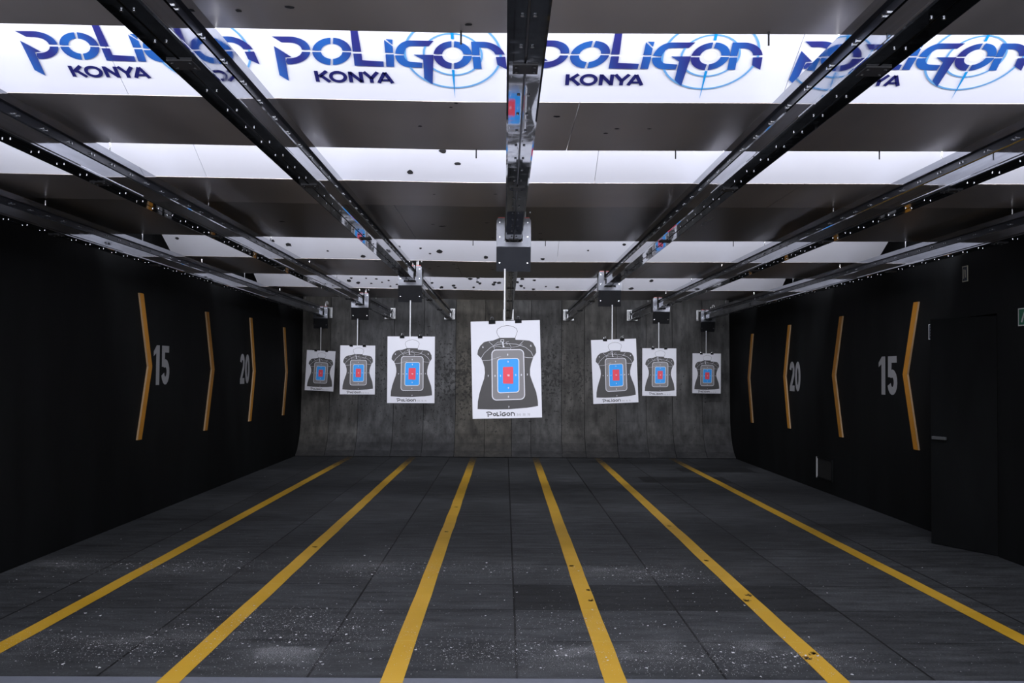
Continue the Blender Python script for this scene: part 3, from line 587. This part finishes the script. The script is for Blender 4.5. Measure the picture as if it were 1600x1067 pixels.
for i, (d_, xp, ro) in enumerate(TG):
    c = cars[i]; X = RX[i]; zr = RZ+cz(X)*.4
    c.location = (X, d_, zr)
    tag(c, 'metal target carrier box ' + cl[i], 'target carrier', 'motorised target carriers')
    dz = H+.425-zr-(.015 if i in (0, 6) else 0)
    clips(c, xp-X, dz, math.radians(ro))
    o = bpy.data.objects.new('paper_target', tm); COL.objects.link(o)
    o.location = (xp, d_+.028, zr+dz); o.rotation_euler = (math.radians(random.uniform(-1, 1)), -math.radians(ro), math.radians(random.uniform(-3, 3)))
    tag(o, tl[i], 'target', 'paper silhouette targets')
# rods and bar follow where each sheet hangs
for i, c in enumerate(cars):
    for ch in [o for o in bpy.data.objects if o.parent == c]:
        n = ch.name.split('.')[0]
        if n in ('drop_rod',): ch.location.x = (TG[i][1]-RX[i])*.9
        if n in ('clip_bar',): ch.location.x = TG[i][1]-RX[i]; ch.rotation_euler = (0, -math.radians(TG[i][2])*.999, 0); ch.location.z += math.radians(TG[i][2])*0

# ---------------------------------------------------------------- floor lines
SXs = [-3.075, -1.83, -.61, .625, 1.865, 3.365]
ll = ['leftmost yellow line on the floor, near the left wall', 'second yellow floor line from the left wall', 'yellow floor line just left of the central lane', 'yellow floor line just right of the central lane, with dark scuffs', 'second yellow floor line from the right wall, with several black scuffs', 'rightmost yellow line on the floor, near the right wall']
SCF = {3: [(.667, 7.73, .05), (.60, 9.1, .03), (.67, 8.1, .03)], 4: [(1.83, 7.75, .055), (1.90, 7.95, .05), (1.85, 9.4, .035), (1.90, 6.30, .055), (1.83, 6.2, .035), (1.85, 11.5, .03)], 1: [(-1.83, 10.0, .035)], 2: [(-.61, 11.0, .03), (-.6, 13, .03)]}
for i, X in enumerate(SXs):
    b = MB(); n = 40
    ys = [5.2+(20.62-5.2)*k/n for k in range(n+1)]
    v = []
    for y in ys:
        j = random.uniform(-.003, .003)
        v += [(X-.062+j, y, .0022), (X+.062+j, y, .0022)]
    b.add(v, [(2*k, 2*k+1, 2*k+3, 2*k+2) for k in range(n)], 'stripe')
    v2 = [(p[0], p[1], 0.0) for p in v]
    b.add(v2, [(2*k+1, 2*k, 2*k+2, 2*k+3) for k in range(n)], 'stripe')
    for sx, sy, r in SCF.get(i, []):
        for q in range(34):
            a = random.uniform(0, 6.28); e = random.uniform(0, 1)*r
            xx, yy, w = sx+e*math.cos(a)*.7, sy+e*math.sin(a), random.uniform(.004, .011)
            if abs(xx-X) < .05: b.disc((xx, yy), w, lambda u, vv: (u, vv, .0028), 'scuff', 7, .4)
    o = b.obj('floor_line'); tag(o, ll[i], 'floor line', 'yellow lane lines')

# ---------------------------------------------------------------- wall chevrons and numbers
names_c = {('l', 0): 'nearest orange chevron strip on the left wall, before the number 15', ('l', 1): 'second orange chevron strip on the left wall, between 15 and 20', ('l', 2): 'third orange chevron strip on the left wall, beside the number 20', ('l', 3): 'farthest orange chevron strip on the left wall',
           ('r', 0): 'nearest orange chevron strip on the right wall, beside the number 15', ('r', 1): 'second orange chevron strip on the right wall, between 15 and 20', ('r', 2): 'third orange chevron strip on the right wall, beside the number 20', ('r', 3): 'farthest orange chevron strip on the right wall'}
CHV = {'l': [(12.17, 1.746, 2.586, .906), (14.78, 1.72, 2.526, .866), (17.22, 1.70, 2.576, .876), (19.76, 1.69, 2.53, .87)],
       'r': [(11.94, 1.716, 2.536, .866), (14.53, 1.696, 2.516, .846), (17.07, 1.676, 2.516, .826), (19.58, 1.636, 2.466, .796)]}
for side, lst in CHV.items():
    X0, sg = (XL, 1) if side == 'l' else (XR, -1)
    for i, (ya, za, zt, zb) in enumerate(lst):
        w = .13; dy = .33 if i < 2 else .28
        pr = [(ya-dy-w, zt), (ya-dy, zt), (ya, za), (ya-dy+.02, zb), (ya-dy-w+.02, zb), (ya-w, za)]
        b = MB()
        n = 6; t = .022
        b.prism(pr, lambda y, z: (X0+sg*.001, y, z), lambda y, z: (X0+sg*t, y, z), 'chev')
        # cut board edge facing the shooter shows lighter
        b.mat('chev_edge')
        for fi in range(n):
            if fi in (0, 3, 4, 5): b.mi[fi] = 1
        o = b.obj('distance_chevron', fix=True); tag(o, names_c[(side, i)], 'wall marker', 'orange distance chevrons')
DG = {'1': [[(.0, .80), (.30, .98), (.30, 0)]], '5': None, '2': None, '0': None}
def arc(cx, cy, rx, ry, a0, a1, n=12): return [(cx+rx*math.cos(math.radians(a0+(a1-a0)*i/n)), cy+ry*math.sin(math.radians(a0+(a1-a0)*i/n))) for i in range(n+1)]
def digit(ch):
    b = MB(); w = .21; F = None
    out = []
    if ch == '1': out = [('p', [(.0, .72), (.0, .84), (.20, 1.0), (.40, 1.0), (.40, 0), (.17, 0), (.17, .80)])]
    if ch == '5': out = [('p', [(.04, 1.0), (.54, 1.0), (.54, .83), (.25, .83), (.24, .64), (.24, .46), (.04, .46)]), ('s', [(.14, .56)]+arc(.29, .33, .185, .225, 110, -165)[0:])]
    if ch == '2': out = [('s', arc(.28, .72, .18, .18, 180, 0, 10)+[(.44, .55), (.16, .18), (.13, .09)]), ('p', [(.02, 0), (.56, 0), (.56, .19), (.02, .19)])]
    if ch == '0': out = [('sc', arc(.29, .5, .185, .395, 0, 345, 22))]
    return out
def number(side, s, y0, y1, z0, z1, label):
    X0, sg = (XL, 1) if side == 'l' else (XR, -1)
    hgt = z1-z0
    root = empty('distance_number', (X0, (y0+y1)/2, z0)); tag(root, label, 'wall number', 'painted distance numbers')
    root_y = (y0+y1)/2
    wtot = {'15': 1.08, '20': 1.20}[s]
    ox = 0
    for ch in s:
        b = MB()
        def fn(u, v, k=0):
            yy = (u+ox)/wtot*(y1-y0)
            yy = (y0+yy) if side == 'l' else (y1-yy)
            return (sg*(.002+k), yy-root_y, v*hgt)
        for kind, pts in digit(ch):
            if kind == 'p': b.poly(pts, lambda u, v: fn(u, v), 'digit')
            else:
                b.stroke(pts, .20, lambda u, v: fn(u, v, .0006), 'digit', kind == 'sc')
        b.obj('digit', root)
        ox += .52 if ch == '1' else .62
number('l', '15', 12.27, 12.84, H-.18, H+.30, 'grey painted number 15 on the left black wall')
number('l', '20', 16.27, 16.88, H-.21, H+.27, 'grey painted number 20 on the left black wall')
number('r', '15', 12.16, 12.76, H-.24, H+.23, 'grey painted number 15 on the right black wall')
number('r', '20', 16.14, 16.76, H-.27, H+.21, 'grey painted number 20 on the right black wall')

# ---------------------------------------------------------------- signs and fittings on the right wall
def sign(y0, y1, z0, z1, border, ink, label, strokes, cat='sign'):
    b = MB(); X = XR
    b.box(X-.006, X-.0005, y0, y1, z0, z1, border)
    def fn(u, v): return (X-.0068, y1-u*(y1-y0), z0+v*(z1-z0))
    b.poly([(.08, .06), (.92, .06), (.92, .94), (.08, .94)], fn, ink)
    def fn2(u, v): return (X-.0076, y1-u*(y1-y0), z0+v*(z1-z0))
    for p, w in strokes: b.stroke(p, w, fn2, border)
    o = b.obj('wall_sign'); return tag(o, label, cat)
sign(11.02, 11.24, 2.10, 2.27, 'sign_white', 'sign_blue', 'small dark blue and white pictogram sign on right wall beside the nearest chevron', [([(.2, .8), (.42, .8)], .08), ([(.2, .62), (.42, .62)], .08), ([(.2, .44), (.42, .44)], .08), ([(.2, .26), (.42, .26)], .08), ([(.58, .15), (.66, .5), (.6, .85)], .12), ([(.66, .5), (.82, .62), (.8, .2)], .12)])
sign(10.28, 10.40, 2.66, 2.82, 'sign_cream', 'sign_blue', 'small cream-edged sign high on the right wall above the door handle', [([(.3, .2), (.35, .8)], .14), ([(.65, .25), (.6, .75)], .16)])
sign(9.05, 9.27, 2.16, 2.32, 'sign_white', 'sign_green', 'green and white emergency exit sign at the right edge of the picture', [([(.3, .2), (.42, .5), (.55, .75)], .12), ([(.42, .5), (.7, .45)], .1), ([(.75, .2), (.75, .85)], .08)])
b = MB(); X = XR
b.box(X-.02, X-.0005, 14.55, 15.28, .18, .20, 'wall'); b.box(X-.02, X-.0005, 14.55, 15.28, .47, .49, 'wall'); b.box(X-.022, X-.0005, 15.235, 15.28, .18, .49, 'sign_white'); b.box(X-.02, X-.0005, 14.55, 14.58, .20, .47, 'wall'); b.box(X-.012, X-.0005, 14.58, 15.235, .20, .47, 'dark')
o = b.obj('wall_hatch'); tag(o, 'low black wall hatch with one pale vertical edge on the right wall', 'hatch')

# ---------------------------------------------------------------- paper scraps on the floor
b = MB()
DR = [(-2.43, 6.25), (-2.47, 9.05), (-3.7, 9.0), (-1.2, 6.7), (-1.2, 8.8), (-.85, 9.0), (0, 6.4), (0, 8.9), (-1.36, 6.1), (.16, 6.3), (1.36, 8.7), (1.1, 8.85), (.5, 7.0), (1.37, 6.2), (1.0, 6.05), (-1.0, 6.75), (-3.0, 6.5), (1.75, 6.1), (-2.9, 8.95), (-.2, 6.2), (-1.7, 7.0), (-2.2, 6.5), (-1.4, 7.2)]
for q in range(17000):
    if random.random() < .72:
        cx, cy = random.choice(DR); x = random.gauss(cx, .30); y = random.gauss(cy, .17)
    else:
        y = 5.8+abs(random.gauss(0, 2.6)) if random.random() < .85 else random.uniform(8, 20); x = random.uniform(-4.1, 4.4)
        if x > 1.9 and random.random() < .5: continue
    if y < 5.8 or y > 20 or x < -4.15 or x > 4.5: continue
    s = random.uniform(.0008, .0032) if random.random() < .965 else random.uniform(.004, .011)
    a = random.uniform(0, 3.14); n = random.choice((3, 4, 5))
    b.add([(x+s*random.uniform(.5, 1.3)*math.cos(a+6.283*k/n), y+s*1.5*random.uniform(.5, 1.3)*math.sin(a+6.283*k/n), .004+random.uniform(0, s*.5)) for k in range(n)], [tuple(range(n))], 'flake')
o = b.obj('paper_scraps'); tag(o, 'tiny white paper scraps and dust scattered over the dark rubber floor', 'debris', kind='stuff')

# ---------------------------------------------------------------- lamp housings that carry the hidden strips
hl = ['above the soffit before the logo banner', 'above the soffit beyond the logo banner', 'above the widest brown soffit', 'above the soffit between the pocked sheets', 'above the farthest soffit']
for (y, p), t in zip(STRIPS, hl):
    b = MB(); b.box(-3.8, 4.3, y-.16, y-.09, C0+.072, C0+.16, 'tube'); b.box(-3.8, 4.3, y-.09, y-.03, C0+.145, C0+.16, 'tube')
    o = b.obj('strip_lamp'); tag(o, 'long white strip lamp hidden '+t, 'lamp', 'hidden strip lamps')
